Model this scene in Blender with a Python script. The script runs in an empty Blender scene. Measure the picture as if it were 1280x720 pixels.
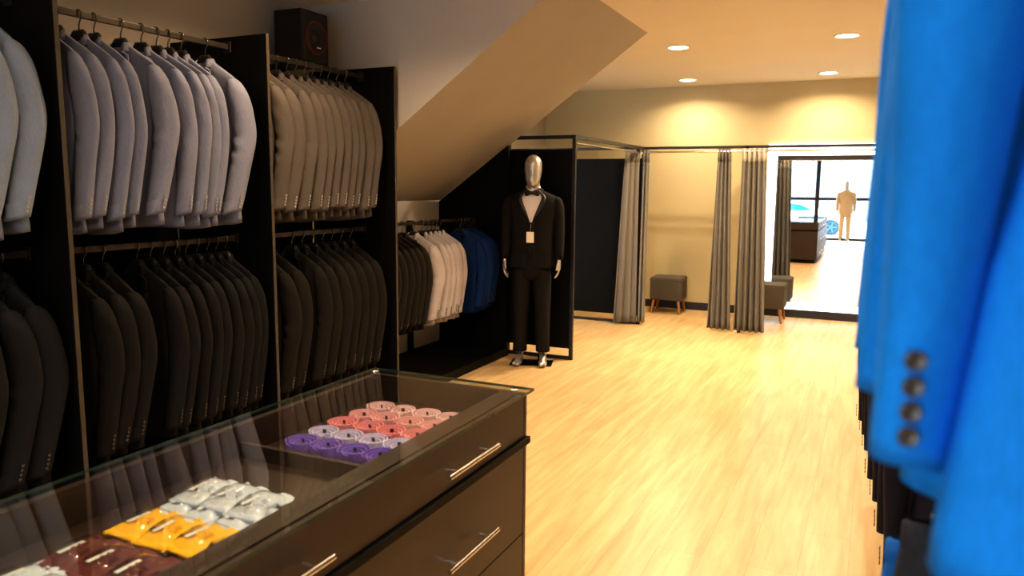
import bpy, bmesh, math, random
from mathutils import Vector, Matrix
PI = math.pi
C = bpy.context.scene.collection
S = bpy.context.scene
ORD = ['first', 'second', 'third', 'fourth', 'fifth', 'sixth', 'seventh', 'eighth', 'ninth', 'tenth',
       'eleventh', 'twelfth', 'thirteenth', 'fourteenth']

# ------------------------------------------------------------------ materials
def principled(name, col, rough=.5, metal=0.0, spec=.5, emit=None, sheen=0.0):
    m = bpy.data.materials.new(name); m.use_nodes = True
    nt = m.node_tree; b = nt.nodes['Principled BSDF']
    b.inputs['Base Color'].default_value = (*col, 1)
    b.inputs['Roughness'].default_value = rough
    b.inputs['Metallic'].default_value = metal
    b.inputs['Specular IOR Level'].default_value = spec
    if sheen: b.inputs['Sheen Weight'].default_value = sheen
    if emit:
        b.inputs['Emission Color'].default_value = (*emit[0], 1); b.inputs['Emission Strength'].default_value = emit[1]
    return m, nt, b

def noisy(name, col, rough=.5, metal=0.0, spec=.5, scale=8.0, var=.12, bump=0.0, bscale=None, sheen=0.0, stretch=(1, 1, 1)):
    """colour broken up by noise, with an optional fine bump"""
    m, nt, b = principled(name, col, rough, metal, spec, None, sheen)
    N, L = nt.nodes.new, nt.links.new
    tc = N('ShaderNodeTexCoord'); mp = N('ShaderNodeMapping'); mp.inputs['Scale'].default_value = stretch
    L(tc.outputs['Object'], mp.inputs['Vector'])
    nz = N('ShaderNodeTexNoise'); nz.inputs['Scale'].default_value = scale; nz.inputs['Detail'].default_value = 4
    L(mp.outputs['Vector'], nz.inputs['Vector'])
    cr = N('ShaderNodeValToRGB')
    cr.color_ramp.elements[0].position = .3; cr.color_ramp.elements[1].position = .7
    cr.color_ramp.elements[0].color = (*[c * (1 - var) for c in col], 1)
    cr.color_ramp.elements[1].color = (*[min(1, c * (1 + var)) for c in col], 1)
    L(nz.outputs['Fac'], cr.inputs['Fac']); L(cr.outputs['Color'], b.inputs['Base Color'])
    if bump:
        n2 = N('ShaderNodeTexNoise'); n2.inputs['Scale'].default_value = bscale or scale * 6
        n2.inputs['Detail'].default_value = 3
        L(mp.outputs['Vector'], n2.inputs['Vector'])
        bp = N('ShaderNodeBump'); bp.inputs['Strength'].default_value = bump; bp.inputs['Distance'].default_value = .01
        L(n2.outputs['Fac'], bp.inputs['Height']); L(bp.outputs['Normal'], b.inputs['Normal'])
    return m

def fabric(name, col, var=.14, rough=.85, sheen=.0, wrinkle=.0):
    """woven wool: two crossed fine waves over soft mottling"""
    m, nt, b = principled(name, col, rough, 0, .25, None, sheen)
    N, L = nt.nodes.new, nt.links.new
    tc = N('ShaderNodeTexCoord')
    nz = N('ShaderNodeTexNoise'); nz.inputs['Scale'].default_value = 7; nz.inputs['Detail'].default_value = 5
    L(tc.outputs['Object'], nz.inputs['Vector'])
    mp = N('ShaderNodeMapping'); mp.inputs['Scale'].default_value = (260, 260, 60)
    L(tc.outputs['Object'], mp.inputs['Vector'])
    n2 = N('ShaderNodeTexNoise'); n2.inputs['Scale'].default_value = 1; n2.inputs['Detail'].default_value = 2
    L(mp.outputs['Vector'], n2.inputs['Vector'])
    ad = N('ShaderNodeMath'); ad.operation = 'ADD'
    L(nz.outputs['Fac'], ad.inputs[0]); L(n2.outputs['Fac'], ad.inputs[1])
    hf = N('ShaderNodeMath'); hf.operation = 'MULTIPLY'; hf.inputs[1].default_value = .5
    L(ad.outputs[0], hf.inputs[0])
    cr = N('ShaderNodeValToRGB')
    cr.color_ramp.elements[0].position = .32; cr.color_ramp.elements[1].position = .68
    cr.color_ramp.elements[0].color = (*[c * (1 - var) for c in col], 1)
    cr.color_ramp.elements[1].color = (*[min(1, c * (1 + var)) for c in col], 1)
    L(hf.outputs[0], cr.inputs['Fac']); L(cr.outputs['Color'], b.inputs['Base Color'])
    bp = N('ShaderNodeBump'); bp.inputs['Strength'].default_value = .12; bp.inputs['Distance'].default_value = .002
    L(n2.outputs['Fac'], bp.inputs['Height'])
    m3 = N('ShaderNodeMapping'); m3.inputs['Scale'].default_value = (11, 11, 5); m3.inputs['Rotation'].default_value = (.5, .25, 0)
    L(tc.outputs['Object'], m3.inputs['Vector'])
    n3 = N('ShaderNodeTexNoise'); n3.inputs['Scale'].default_value = 1; n3.inputs['Detail'].default_value = 2.5; n3.inputs['Distortion'].default_value = .8
    L(m3.outputs['Vector'], n3.inputs['Vector'])
    b2 = N('ShaderNodeBump'); b2.inputs['Strength'].default_value = wrinkle; b2.inputs['Distance'].default_value = .03
    L(n3.outputs['Fac'], b2.inputs['Height']); L(bp.outputs['Normal'], b2.inputs['Normal']); L(b2.outputs['Normal'], b.inputs['Normal'])
    return m

def thin_glass(name, tint=(1, 1, 1), f0=.045, rough=0.0):
    m = bpy.data.materials.new(name); m.use_nodes = True
    nt = m.node_tree; nt.nodes.clear(); N, L = nt.nodes.new, nt.links.new
    out = N('ShaderNodeOutputMaterial'); mx = N('ShaderNodeMixShader')
    tr = N('ShaderNodeBsdfTransparent'); tr.inputs['Color'].default_value = (*tint, 1)
    gl = N('ShaderNodeBsdfGlossy'); gl.inputs['Roughness'].default_value = rough
    lw = N('ShaderNodeLayerWeight'); lw.inputs['Blend'].default_value = .5
    pw = N('ShaderNodeMath'); pw.operation = 'POWER'; pw.inputs[1].default_value = 5
    L(lw.outputs['Facing'], pw.inputs[0])
    ma = N('ShaderNodeMath'); ma.operation = 'MULTIPLY_ADD'; ma.inputs[1].default_value = 1 - f0; ma.inputs[2].default_value = f0
    L(pw.outputs[0], ma.inputs[0]); L(ma.outputs[0], mx.inputs['Fac'])
    L(tr.outputs[0], mx.inputs[1]); L(gl.outputs[0], mx.inputs[2]); L(mx.outputs[0], out.inputs['Surface'])
    return m

def wood_floor(name):
    m, nt, b = principled(name, (.6, .4, .2), .36)
    N, L = nt.nodes.new, nt.links.new
    ge = N('ShaderNodeNewGeometry'); sp = N('ShaderNodeSeparateXYZ'); L(ge.outputs['Position'], sp.inputs[0])
    cb = N('ShaderNodeCombineXYZ'); L(sp.outputs['Y'], cb.inputs['X']); L(sp.outputs['X'], cb.inputs['Y'])
    br = N('ShaderNodeTexBrick'); br.offset = .37; br.offset_frequency = 2
    br.inputs['Scale'].default_value = 1.0
    br.inputs['Brick Width'].default_value = 1.22; br.inputs['Row Height'].default_value = .195
    br.inputs['Mortar Size'].default_value = .0012; br.inputs['Mortar Smooth'].default_value = .1
    br.inputs['Color1'].default_value = (.66, .49, .275, 1); br.inputs['Color2'].default_value = (.70, .525, .305, 1)
    br.inputs['Mortar'].default_value = (.50, .35, .19, 1)
    L(cb.outputs[0], br.inputs['Vector'])
    mp = N('ShaderNodeMapping'); mp.inputs['Scale'].default_value = (.9, 10, 1)
    L(cb.outputs[0], mp.inputs['Vector'])
    nz = N('ShaderNodeTexNoise'); nz.inputs['Scale'].default_value = 1.6; nz.inputs['Detail'].default_value = 7; nz.inputs['Roughness'].default_value = .62
    nz.inputs['Distortion'].default_value = .35
    L(mp.outputs[0], nz.inputs['Vector'])
    cr = N('ShaderNodeValToRGB'); cr.color_ramp.elements[0].position = .3; cr.color_ramp.elements[1].position = .72
    cr.color_ramp.elements[0].color = (.76, .69, .585, 1); cr.color_ramp.elements[1].color = (1.12, 1.10, 1.05, 1)
    L(nz.outputs['Fac'], cr.inputs['Fac'])
    mx = N('ShaderNodeMix'); mx.data_type = 'RGBA'; mx.blend_type = 'MULTIPLY'; mx.inputs['Factor'].default_value = 1
    L(br.outputs['Color'], mx.inputs['A']); L(cr.outputs['Color'], mx.inputs['B'])
    L(mx.outputs['Result'], b.inputs['Base Color'])
    bp = N('ShaderNodeBump'); bp.inputs['Strength'].default_value = .08; bp.inputs['Distance'].default_value = .004
    L(nz.outputs['Fac'], bp.inputs['Height']); L(bp.outputs['Normal'], b.inputs['Normal'])
    return m

def emitter(name, col, st):
    m = bpy.data.materials.new(name); m.use_nodes = True
    nt = m.node_tree; nt.nodes.clear()
    o = nt.nodes.new('ShaderNodeOutputMaterial'); e = nt.nodes.new('ShaderNodeEmission')
    e.inputs['Color'].default_value = (*col, 1); e.inputs['Strength'].default_value = st
    nt.links.new(e.outputs[0], o.inputs['Surface'])
    return m

M = {}
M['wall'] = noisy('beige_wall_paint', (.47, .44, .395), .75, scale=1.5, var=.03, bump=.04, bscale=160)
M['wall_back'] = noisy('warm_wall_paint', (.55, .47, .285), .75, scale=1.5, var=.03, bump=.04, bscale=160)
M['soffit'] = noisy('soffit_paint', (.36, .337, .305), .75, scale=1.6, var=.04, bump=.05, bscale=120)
M['ceiling'] = noisy('ceiling_paint', (.72, .66, .56), .8, scale=1.5, var=.02)
M['floor'] = wood_floor('oak_plank_floor')
M['black_board'] = noisy('black_melamine', (.0045, .0042, .0042), .5, scale=30, var=.2, spec=.12)
M['edge_band'] = noisy('brown_edge_band', (.050, .040, .031), .45, scale=30, var=.2)
M['brown_board'] = noisy('dark_brown_melamine', (.034, .0195, .0142), .42, scale=5, var=.12, bump=.05, bscale=220)
M['frame'] = noisy('black_powder_coat', (.012, .011, .011), .45, scale=40, var=.2)
M['rail'] = noisy('bronze_rail', (.030, .025, .021), .42, .3, scale=30, var=.2)
M['chrome'] = noisy('brushed_steel', (.72, .70, .68), .24, 1.0, scale=60, var=.06)
M['dark_steel'] = noisy('dark_hook_steel', (.16, .15, .145), .25, 1.0, scale=60, var=.1)
M['hanger'] = noisy('black_plastic', (.012, .012, .013), .32, scale=40, var=.2)
M['glass'] = thin_glass('display_glass', (.965, .985, .975), .05)
M['glass_edge'] = noisy('green_glass_edge', (.028, .050, .038), .12, scale=20, var=.2)
M['window_glass'] = thin_glass('shop_window_glass', (.97, .985, 1), .03)
M['bag'] = thin_glass('clear_plastic_bag', (.985, .985, .985), .055, .10)
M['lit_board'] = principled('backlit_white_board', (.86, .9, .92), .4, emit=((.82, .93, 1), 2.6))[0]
M['mirror'] = principled('silvered_mirror', (.93, .945, .94), .0, 1.0)[0]
M['white_board'] = noisy('white_lacquer', (.86, .87, .86), .35, scale=12, var=.02)
M['curtain'] = fabric('taupe_curtain', (.195, .182, .163), .03, .75)
M['curtain_tape'] = fabric('curtain_header_tape', (.55, .51, .43), .06, .8)
M['stool_fabric'] = fabric('stool_upholstery', (.098, .085, .070), .12)
M['stool_wood'] = noisy('stool_leg_wood', (.36, .155, .045), .4, scale=9, var=.25, stretch=(1, 1, .2))
M['baseboard'] = noisy('charcoal_baseboard', (.018, .018, .019), .4, scale=20, var=.2)
M['button'] = noisy('horn_button', (.03, .028, .028), .18, scale=90, var=.3, spec=.8)
M['button_grey'] = noisy('grey_button', (.32, .31, .31), .16, scale=90, var=.3, spec=.9)
M['lining'] = noisy('satin_lining', (.05, .055, .07), .35, scale=14, var=.2)
M['silver'] = noisy('silver_mannequin_skin', (.56, .53, .50), .40, .8, scale=6, var=.05)
M['tux'] = fabric('tuxedo_wool', (.008, .0066, .0062), .2)
M['satin'] = noisy('black_satin', (.008, .007, .007), .45, scale=12, var=.2)
M['shirt'] = fabric('white_shirt_cotton', (.74, .68, .66), .04)
M['card'] = noisy('white_card', (.86, .80, .71), .6, scale=20, var=.02)
M['beige_suit'] = fabric('beige_suit_wool', (.60, .43, .27), .06)
M['light_disc'] = emitter('downlight_diffuser', (1, .90, .74), 14)
M['speaker_box'] = noisy('speaker_vinyl', (.006, .006, .006), .4, scale=30, var=.2)
M['speaker_cone'] = noisy('speaker_cone', (.010, .010, .010), .35, scale=30, var=.3)
M['speaker_red'] = noisy('red_trim_ring', (.13, .006, .005), .4, scale=30, var=.1)
M['car_paint'] = noisy('white_car_paint', (.82, .85, .88), .2, scale=3, var=.02)
M['car_glass'] = noisy('blue_tinted_glass', (.008, .09, .22), .06, scale=3, var=.1)
M['tyre'] = noisy('tyre_rubber', (.006, .018, .028), .7, scale=20, var=.2)
M['rim'] = noisy('alloy_rim', (.02, .12, .19), .3, .6, scale=20, var=.1)
M['lamp_lens'] = noisy('lamp_lens', (.75, .78, .8), .1, scale=20, var=.05)
M['asphalt'] = noisy('pale_street', (.34, .34, .345), .9, scale=2, var=.08)
M['facade'] = noisy('pale_facade', (.105, .118, .135), .9, scale=.6, var=.06)
M['denim'] = fabric('charcoal_trousers', (.020, .022, .03), .25)
M['blue_cloth'] = fabric('blue_trousers', (.01, .10, .36), .15)

# ------------------------------------------------------------------ mesh helpers
def link(o, parent=None):
    C.objects.link(o)
    if parent is not None: o.parent = parent
    return o

def obj(name, bm, mat, parent=None, smooth=False, angle=None):
    me = bpy.data.meshes.new(name)
    bm.normal_update(); bm.to_mesh(me); bm.free()
    for m in (mat if isinstance(mat, (list, tuple)) else [mat]): me.materials.append(m)
    if smooth:
        for p in me.polygons: p.use_smooth = True
        if angle is not None:
            me.set_sharp_from_angle(angle=math.radians(angle))
    return link(bpy.data.objects.new(name, me), parent)

def thing(name, label, cat, loc=(0, 0, 0), rz=0, group=None):
    o = bpy.data.objects.new(name, None); o.empty_display_size = .1
    o.location = loc; o.rotation_euler = (0, 0, rz)
    o['label'] = label; o['category'] = cat
    if group: o['group'] = group
    return link(o)

def tag(o, label, cat, group=None):
    o['label'] = label; o['category'] = cat
    if group: o['group'] = group
    return o

def struct(name, bm, m, parent=None, **k):
    o = obj(name, bm, m, parent, **k); o['kind'] = 'structure'; return o

def bx(bm, x0, x1, y0, y1, z0, z1, bev=0.0, mi=0):
    vs = [bm.verts.new((x, y, z)) for x in (x0, x1) for y in (y0, y1) for z in (z0, z1)]
    idx = [(0, 1, 3, 2), (4, 6, 7, 5), (0, 4, 5, 1), (2, 3, 7, 6), (0, 2, 6, 4), (1, 5, 7, 3)]
    fs = [bm.faces.new([vs[i] for i in f]) for f in idx]
    for f in fs: f.material_index = mi
    if bev:
        es = list({e for f in fs for e in f.edges})
        r = bmesh.ops.bevel(bm, geom=es, offset=bev, segments=2, profile=.6, affect='EDGES')
        for f in r['faces']: f.material_index = mi
    return fs

def box(x0, x1, y0, y1, z0, z1, bev=0.0):
    bm = bmesh.new(); bx(bm, x0, x1, y0, y1, z0, z1, bev); return bm

def loft(bm, rings, closed=True, cap0=False, cap1=False, mi=0):
    """rings: lists of points, all the same length"""
    rv = [[bm.verts.new(p) for p in r] for r in rings]
    n = len(rv[0])
    for a, b in zip(rv, rv[1:]):
        for i in range(n if closed else n - 1):
            j = (i + 1) % n
            f = bm.faces.new((a[i], a[j], b[j], b[i])); f.material_index = mi
    if cap0: bm.faces.new(list(reversed(rv[0]))).material_index = mi
    if cap1: bm.faces.new(rv[-1]).material_index = mi
    return rv

def tube(bm, pts, r, seg=10, caps=True, mi=0):
    pts = [Vector(p) for p in pts]
    rr = r if isinstance(r, (list, tuple)) else [r] * len(pts)
    rings = []; up = None
    for i, p in enumerate(pts):
        d = (pts[min(i + 1, len(pts) - 1)] - pts[max(i - 1, 0)]).normalized()
        if up is None:
            up = Vector((0, 0, 1)) if abs(d.z) < .9 else Vector((1, 0, 0))
        a = d.cross(up).normalized(); b = a.cross(d).normalized(); up = b
        rings.append([p + rr[i] * (math.cos(t) * a + math.sin(t) * b) for t in [2 * PI * k / seg for k in range(seg)]])
    loft(bm, rings, True, caps, caps, mi)

def lathe(bm, prof, seg=24, mat=None, mi=0, cap0=True, cap1=True):
    """prof: (r, z) pairs around z, moved by matrix mat"""
    mat = mat or Matrix()
    rings = [[mat @ Vector((r * math.cos(2 * PI * k / seg), r * math.sin(2 * PI * k / seg), z)) for k in range(seg)] for r, z in prof]
    loft(bm, rings, True, cap0, cap1, mi)

def recalc(bm):
    bmesh.ops.recalc_face_normals(bm, faces=bm.faces[:]); return bm

def dup(root, loc, rz, label=None, group=None, scale=None):
    r = root.copy(); C.objects.link(r); r.location = loc; r.rotation_euler = (0, 0, rz)
    if label: r['label'] = label
    if group: r['group'] = group
    if scale: r.scale = scale
    for ch in list(root.children):
        c = ch.copy(); C.objects.link(c); c.parent = r
        for g in ch.children:
            d = g.copy(); C.objects.link(d); d.parent = c
    return r

# ------------------------------------------------------------------ room shell
XL, XR, YF, YB, ZC = -3.85, .98, -6.1, 10.07, 2.91
XL2 = -4.25
struct('floor', box(XL2 - .2, XR + .2, YF - .1, YB + .2, -.12, 0), M['floor'])
struct('ceiling', box(XL2 - .2, XR + .2, YF - .1, YB + .2, ZC, ZC + .15), M['ceiling'])
struct('wall_left', box(XL - .15, XL, YF - .1, 6.56, 0, ZC), M['wall'])
struct('wall_left_fitting', box(XL2 - .15, XL2, 6.40, YB + .2, 0, ZC), M['wall'])
struct('wall_right', box(XR, XR + .15, YF - .1, YB + .2, 0, ZC), M['wall'])
struct('wall_back', box(XL2, XR, YB, YB + .15, 0, ZC), M['wall_back'])
struct('baseboard_back', box(XL2, XR, YB - .018, YB, 0, .10, .003), M['baseboard'])
struct('baseboard_left', box(XL2, XL2 + .018, 6.6, YB - .02, 0, .10, .003), M['baseboard'])

# staircase boxed in above the niche: sloped soffit rising across the room
bm = bmesh.new()
Y0, Y1 = 4.63, 6.53
prof = [(XL, 1.466), (-1.835, ZC), (XL, ZC)]
a = [bm.verts.new((x, Y0, z)) for x, z in prof]; b = [bm.verts.new((x, Y1, z)) for x, z in prof]
f = bm.faces.new(a); f.material_index = 0
f = bm.faces.new(list(reversed(b))); f.material_index = 0
for i in range(3):
    j = (i + 1) % 3
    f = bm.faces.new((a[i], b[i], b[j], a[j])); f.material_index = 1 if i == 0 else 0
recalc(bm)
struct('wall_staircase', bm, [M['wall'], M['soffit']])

# shop front behind the camera: piers, head, window frame, panes
bm = bmesh.new()
bx(bm, XL2 - .2, -3.35, YF - .12, YF, 0, ZC); bx(bm, .80, XR + .2, YF - .12, YF, 0, ZC); bx(bm, -3.35, .80, YF - .12, YF, 2.74, ZC)
struct('wall_front', bm, M['wall'])
wf = thing('window_1', 'x', 'x'); del wf['label']; del wf['category']; wf['kind'] = 'structure'
bm = bmesh.new()
for x in (-3.33, -1.65, .02, .78): bx(bm, x - .06, x + .06, YF - .09, YF - .02, 0.0, 2.74)
for z in (.035, 1.31, 2.70): bx(bm, -3.35, .80, YF - .085, YF - .025, z - .045, z + .045)
struct('window_frame', bm, M['frame'], wf)
bm = bmesh.new()
xs = (-3.33, -1.65, .02, .78)
for x0, x1 in zip(xs, xs[1:]):
    for z0, z1 in ((.06, 1.28), (1.34, 2.67)):
        vs = [bm.verts.new(p) for p in ((x0 + .03, YF - .05, z0), (x1 - .03, YF - .05, z0), (x1 - .03, YF - .05, z1), (x0 + .03, YF - .05, z1))]
        bm.faces.new(vs)
struct('window_pane', bm, M['window_glass'], wf)

# street
struct('street', box(-30, 30, -40, YF - .12, -.30, -.14), M['asphalt'])
struct('exterior_facade', box(-22, 22, -27, -26, -.2, 5.0), M['facade'])

# downlights
LIGHTS = [(-1.75, 7.30, 1.0), (-2.15, 9.50, .40), (-.56, 9.50, .42), (-.30, 7.3, .95), (-2.65, 3.3, .36), (-1.15, 3.9, .7), (-2.3, 1.3, .12), (-.55, 1.6, .55),
          (-1.0, -1.2, .6), (-2.6, -3.4, .5)]
LPOS = ['large round ceiling downlight nearest the sloped stair soffit', 'round ceiling downlight above the first fitting stall near back wall',
        'round ceiling downlight above the mirror stall near back wall', 'round ceiling downlight over the open floor before the mirror stall',
        'round ceiling downlight above the grey jackets', 'round ceiling downlight over the aisle beside the counter',
        'round ceiling downlight above the leftmost wardrobe bay', 'round ceiling downlight over the royal blue jackets',
        'round ceiling downlight above the second counter', 'round ceiling downlight by the shop window']
for (x, y, p), lb in zip(LIGHTS, LPOS):
    t = thing('ceiling_downlight', lb, 'ceiling light', (x, y, ZC), 0, 'recessed downlights')
    bm = bmesh.new(); lathe(bm, [(.088, 0), (.112, 0), (.108, -.008), (.092, -.006), (.088, -.001)], 32, cap0=False, cap1=False)
    obj('trim_ring', bm, M['white_board'], t, True)
    bm = bmesh.new(); lathe(bm, [(.089, -.0005), (.089, -.004)], 32, cap0=False); obj('diffuser', bm, M['light_disc'], t)
    ld = bpy.data.lights.new('downlight_lamp', 'AREA'); ld.shape = 'DISK'; ld.size = .17
    ld.energy = 62 * p; ld.color = (1, .76, .48) if y > 6 else (1, .66, .36) if x < -2.6 else (1, .74, .47); ld.spread = math.radians(150)
    lo = bpy.data.objects.new('downlight_lamp', ld); lo.location = (x, y, ZC - .012); C.objects.link(lo)

# ------------------------------------------------------------------ wardrobe along the left wall
XD0, XD1 = -3.62, -3.08
w = thing('open_wardrobe', 'long black open wardrobe with tall dividers and double hanging rails along the wall', 'wardrobe', (-3.35, 3.3, 0))
W0 = Vector((-3.35, 3.3, 0))
def wbox(x0, x1, y0, y1, z0, z1, bev=0, mi=0, bm=None):
    bm = bm or bmesh.new()
    bx(bm, x0 - W0.x, x1 - W0.x, y0 - W0.y, y1 - W0.y, z0, z1, bev, mi); return bm
DIV = [.89, 2.115, 3.33, 4.57]
for y in DIV:
    bm = wbox(XD0 - .2, XD1 - .004, y - .010, y + .010, 0, 2.426)
    wbox(XD1 - .004, XD1, y - .010, y + .010, 0, 2.426, mi=1, bm=bm)
    obj('divider_panel', bm, [M['black_board'], M['edge_band']], w)
for y0, y1 in zip(DIV, DIV[1:]):
    for z in (2.37, 1.29):
        bm = wbox(-3.370, -3.350, y0 + .014, y1 - .014, z - .0155, z + .0155, .004)
        for ye in (y0 + .018, y1 - .018):
            wbox(-3.385, -3.335, ye - .004, ye + .004, z - .03, z + .03, bm=bm)
        obj('hanging_rail', bm, M['rail'], w)
    obj('bottom_shelf', wbox(XL + .01, XD1 - .01, y0 + .014, y1 - .014, .02, .10), M['black_board'], w)
for y0, y1 in zip(DIV, DIV[1:]):
    obj('back_panel', wbox(XL + .004, XL + .02, y0 + (.55 if y0 > 3 else .014), y1 - .014, .10, 1.62 if y0 < 3 else 2.0), M['black_board'], w)  # raised in the first two bays to cover lamp glow on the wall

# ------------------------------------------------------------------ suit hangers and jackets (origin: centre of the rail they hang on)
def hanger_bar():
    bm = bmesh.new(); rings = []
    for i in range(-12, 13):
        u = i / 12; x = .165 * u; ax = abs(x)
        z = -.098 - .64 * max(0, ax - .03) - .030 * min(1, max(0, ax - .03) / .04)
        h = .030 - .016 * min(1, max(0, ax - .03) / .06)
        hw = .021 if ax < .045 else max(.007, .021 - .16 * (ax - .045))
        rings.append([(x, hw * math.cos(t), z + h * math.sin(t)) for t in [2 * PI * k / 12 for k in range(12)]])
    loft(bm, rings, True, True, True); return recalc(bm)
def hanger_hook():
    bm = bmesh.new(); pts = [(0, 0, -.08), (0, 0, -.052), (.006, 0, -.036), (.0195, 0, -.014)]
    for k in range(0, 11):
        t = math.radians(-20 + 215 * k / 10); pts.append((.0205 * math.cos(t), 0, .0205 * math.sin(t) * .9 + .003))
    tube(bm, pts, .0033, 8); return bm
def make_hanger():
    t = thing('suit_hanger', 'x x x x', 'hanger')
    obj('shoulder_bar', hanger_bar(), M['hanger'], t, True)
    obj('hook', hanger_hook(), M['dark_steel'], t, True)
    return t

def body_mesh(seed):
    R = random.Random(seed); ph = [R.uniform(0, 6.28) for _ in range(8)]
    bm = bmesh.new(); rings = []; n = 48
    vv = [0, .008, .022, .045, .075, .11, .16, .22, .28, .35, .42, .5, .58, .66, .74, .82, .9, .96, 1.0]
    def itp(v, tab):
        for (a, p), (b, q) in zip(tab, tab[1:]):
            if v <= b:
                t = (v - a) / (b - a); t = t * t * (3 - 2 * t); return p + (q - p) * t
        return tab[-1][1]
    for v in vv:
        W = itp(v, [(0, .204), (.1, .192), (.3, .182), (.55, .172), (.8, .190), (1, .198)])
        T = itp(v, [(0, .014), (.02, .026), (.06, .036), (.16, .047), (.4, .046), (.6, .040), (1, .050)])
        ring = []
        for k in range(n):
            t = 2 * PI * k / n; c, s = math.cos(t), math.sin(t)
            x = W * c; ax = abs(x)
            ztop = -.108 - .62 * max(0, ax - .05) - .5 * max(0, ax - .165) ** 1.5
            zbot = -1.0 + .014 * c * c - .005 * math.sin(x * 21 + ph[0])
            y = T * math.copysign(abs(s) ** .62, s)
            amp = .006 * min(1, v * 2.2)
            y += amp * (math.sin(x * 34 + ph[1] + v * 2) * .5 + math.sin(x * 17 + ph[2] - v * 3) * .7 + .5 * math.sin(v * 9 + ph[3] + x * 12)) * (1 if s > 0 else .8)
            if s < 0 and v > .42 and -.02 < x < .03: y -= .005
            ring.append((x, y, ztop + (zbot - ztop) * v))
        rings.append(ring)
    last = rings[-1]; rings.append([(p[0] * .97, p[1] * .88, p[2] + .004) for p in last])
    rings.append([(p[0] * .93, p[1] * .8, p[2] + .09) for p in last])
    rv = loft(bm, rings, True)
    # shoulders are closed from the neck outwards; the neck stays open
    top = rv[0]; h = n // 2
    for k in range(h):
        a, b = top[k], top[k + 1]; c, d = top[(n - k - 1) % n], top[(n - k) % n]
        if min(abs(a.co.x), abs(b.co.x)) < .048: continue
        vs = []
        for q in (a, b, c, d):
            if q not in vs: vs.append(q)
        if len(vs) > 2: bm.faces.new(vs)
    return recalc(bm)

TILT = math.radians(27)
def sleeve_axis(t):
    # shoulder, elbow, cuff in the hanging position
    x = .192 + .034 * math.sin(min(1, t * 1.9) * PI / 2) - .016 * t * t
    y = .004 + .036 * math.sin(min(1, t / .5) * PI / 2) - .150 * max(0, t - .40) ** 1.25
    z = -.202 - .726 * t
    return x, y, z
# t, half thickness, half width
SLEEVE_R = [(0, .006, .008), (.010, .020, .026), (.03, .030, .043), (.07, .036, .054), (.13, .037, .060), (.22, .036, .064), (.35, .035, .066), (.5, .033, .0635), (.65, .031, .058), (.8, .029, .053), (.92, .028, .0495), (1.0, .028, .0495)]
def sleeve_r(t):
    for (a, p, q), (b, r, s_) in zip(SLEEVE_R, SLEEVE_R[1:]):
        if t <= b:
            u = (t - a) / (b - a); return p + (r - p) * u, q + (s_ - q) * u
    return SLEEVE_R[-1][1:]
def sleeve_point(t, a, k=1.0):
    """a: 0 = flat outer face, +90 deg = back seam edge"""
    cx, cy, cz = sleeve_axis(t); rt, rw = sleeve_r(t)
    tl = TILT * min(1, t * 5)
    u, w = rt * k * math.cos(a), rw * k * math.sin(a)
    ct, st_ = math.cos(tl), math.sin(tl)
    return Vector((cx + u * ct + w * st_, cy - u * st_ + w * ct, cz))
def sleeve_bend(s, seed):
    return random.Random(seed * 13 + (5 if s > 0 else 8)).uniform(-.030, .022)
def sleeve_mesh(s, seed):
    R = random.Random(seed * 7 + (1 if s > 0 else 2)); ph = [R.uniform(0, 6.28) for _ in range(10)]
    bm = bmesh.new(); rings = []; n = 28
    tv = [0, .005, .012, .022, .035, .05, .07, .1] + [.13 + .87 * i / 30 for i in range(31)]
    bend = sleeve_bend(s, seed)
    for t in tv:
        ring = []
        for k in range(n):
            a = 2 * PI * k / n
            g = math.exp(-((t - .50) / .13) ** 2); g2 = math.exp(-((t - .17) / .09) ** 2)
            w = 1 + .04 * math.sin(2 * a + ph[1] + 5 * t) * min(1, t * 3)
            w += .11 * g * math.sin(58 * t + 2.4 * math.sin(a + ph[2])) * max(0, math.cos(a + 1.1)) ** 1.5
            w += .05 * g2 * math.sin(30 * t - 3 * a + ph[4]) * (.5 + .5 * math.cos(a + .6))
            w += .07 * math.sin(9 * t + 2.5 * a + ph[3]) * min(1, t * 2) * (1 - .55 * t)
            p = sleeve_point(t, a, w)
            p.y += bend * t * t
            if t > .9: p.z += .010 * math.sin(a) * (t - .9) * 10
            if t < .1: p.z += .016 * math.cos(a) * (-1) * min(1, t * 30)
            ring.append((s * p.x, p.y, p.z))
        rings.append(ring)
    L_ = rings[-1]; c0 = Vector((0, 0, 0))
    for p in L_: c0 += Vector(p) / n
    rings.append([((p[0] - c0.x) * .9 + c0.x, (p[1] - c0.y) * .94 + c0.y, p[2] + .003) for p in L_])
    rings.append([((p[0] - c0.x) * .8 + c0.x, (p[1] - c0.y) * .88 + c0.y, p[2] + .07) for p in L_])
    loft(bm, rings, True, True); return recalc(bm)

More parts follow.
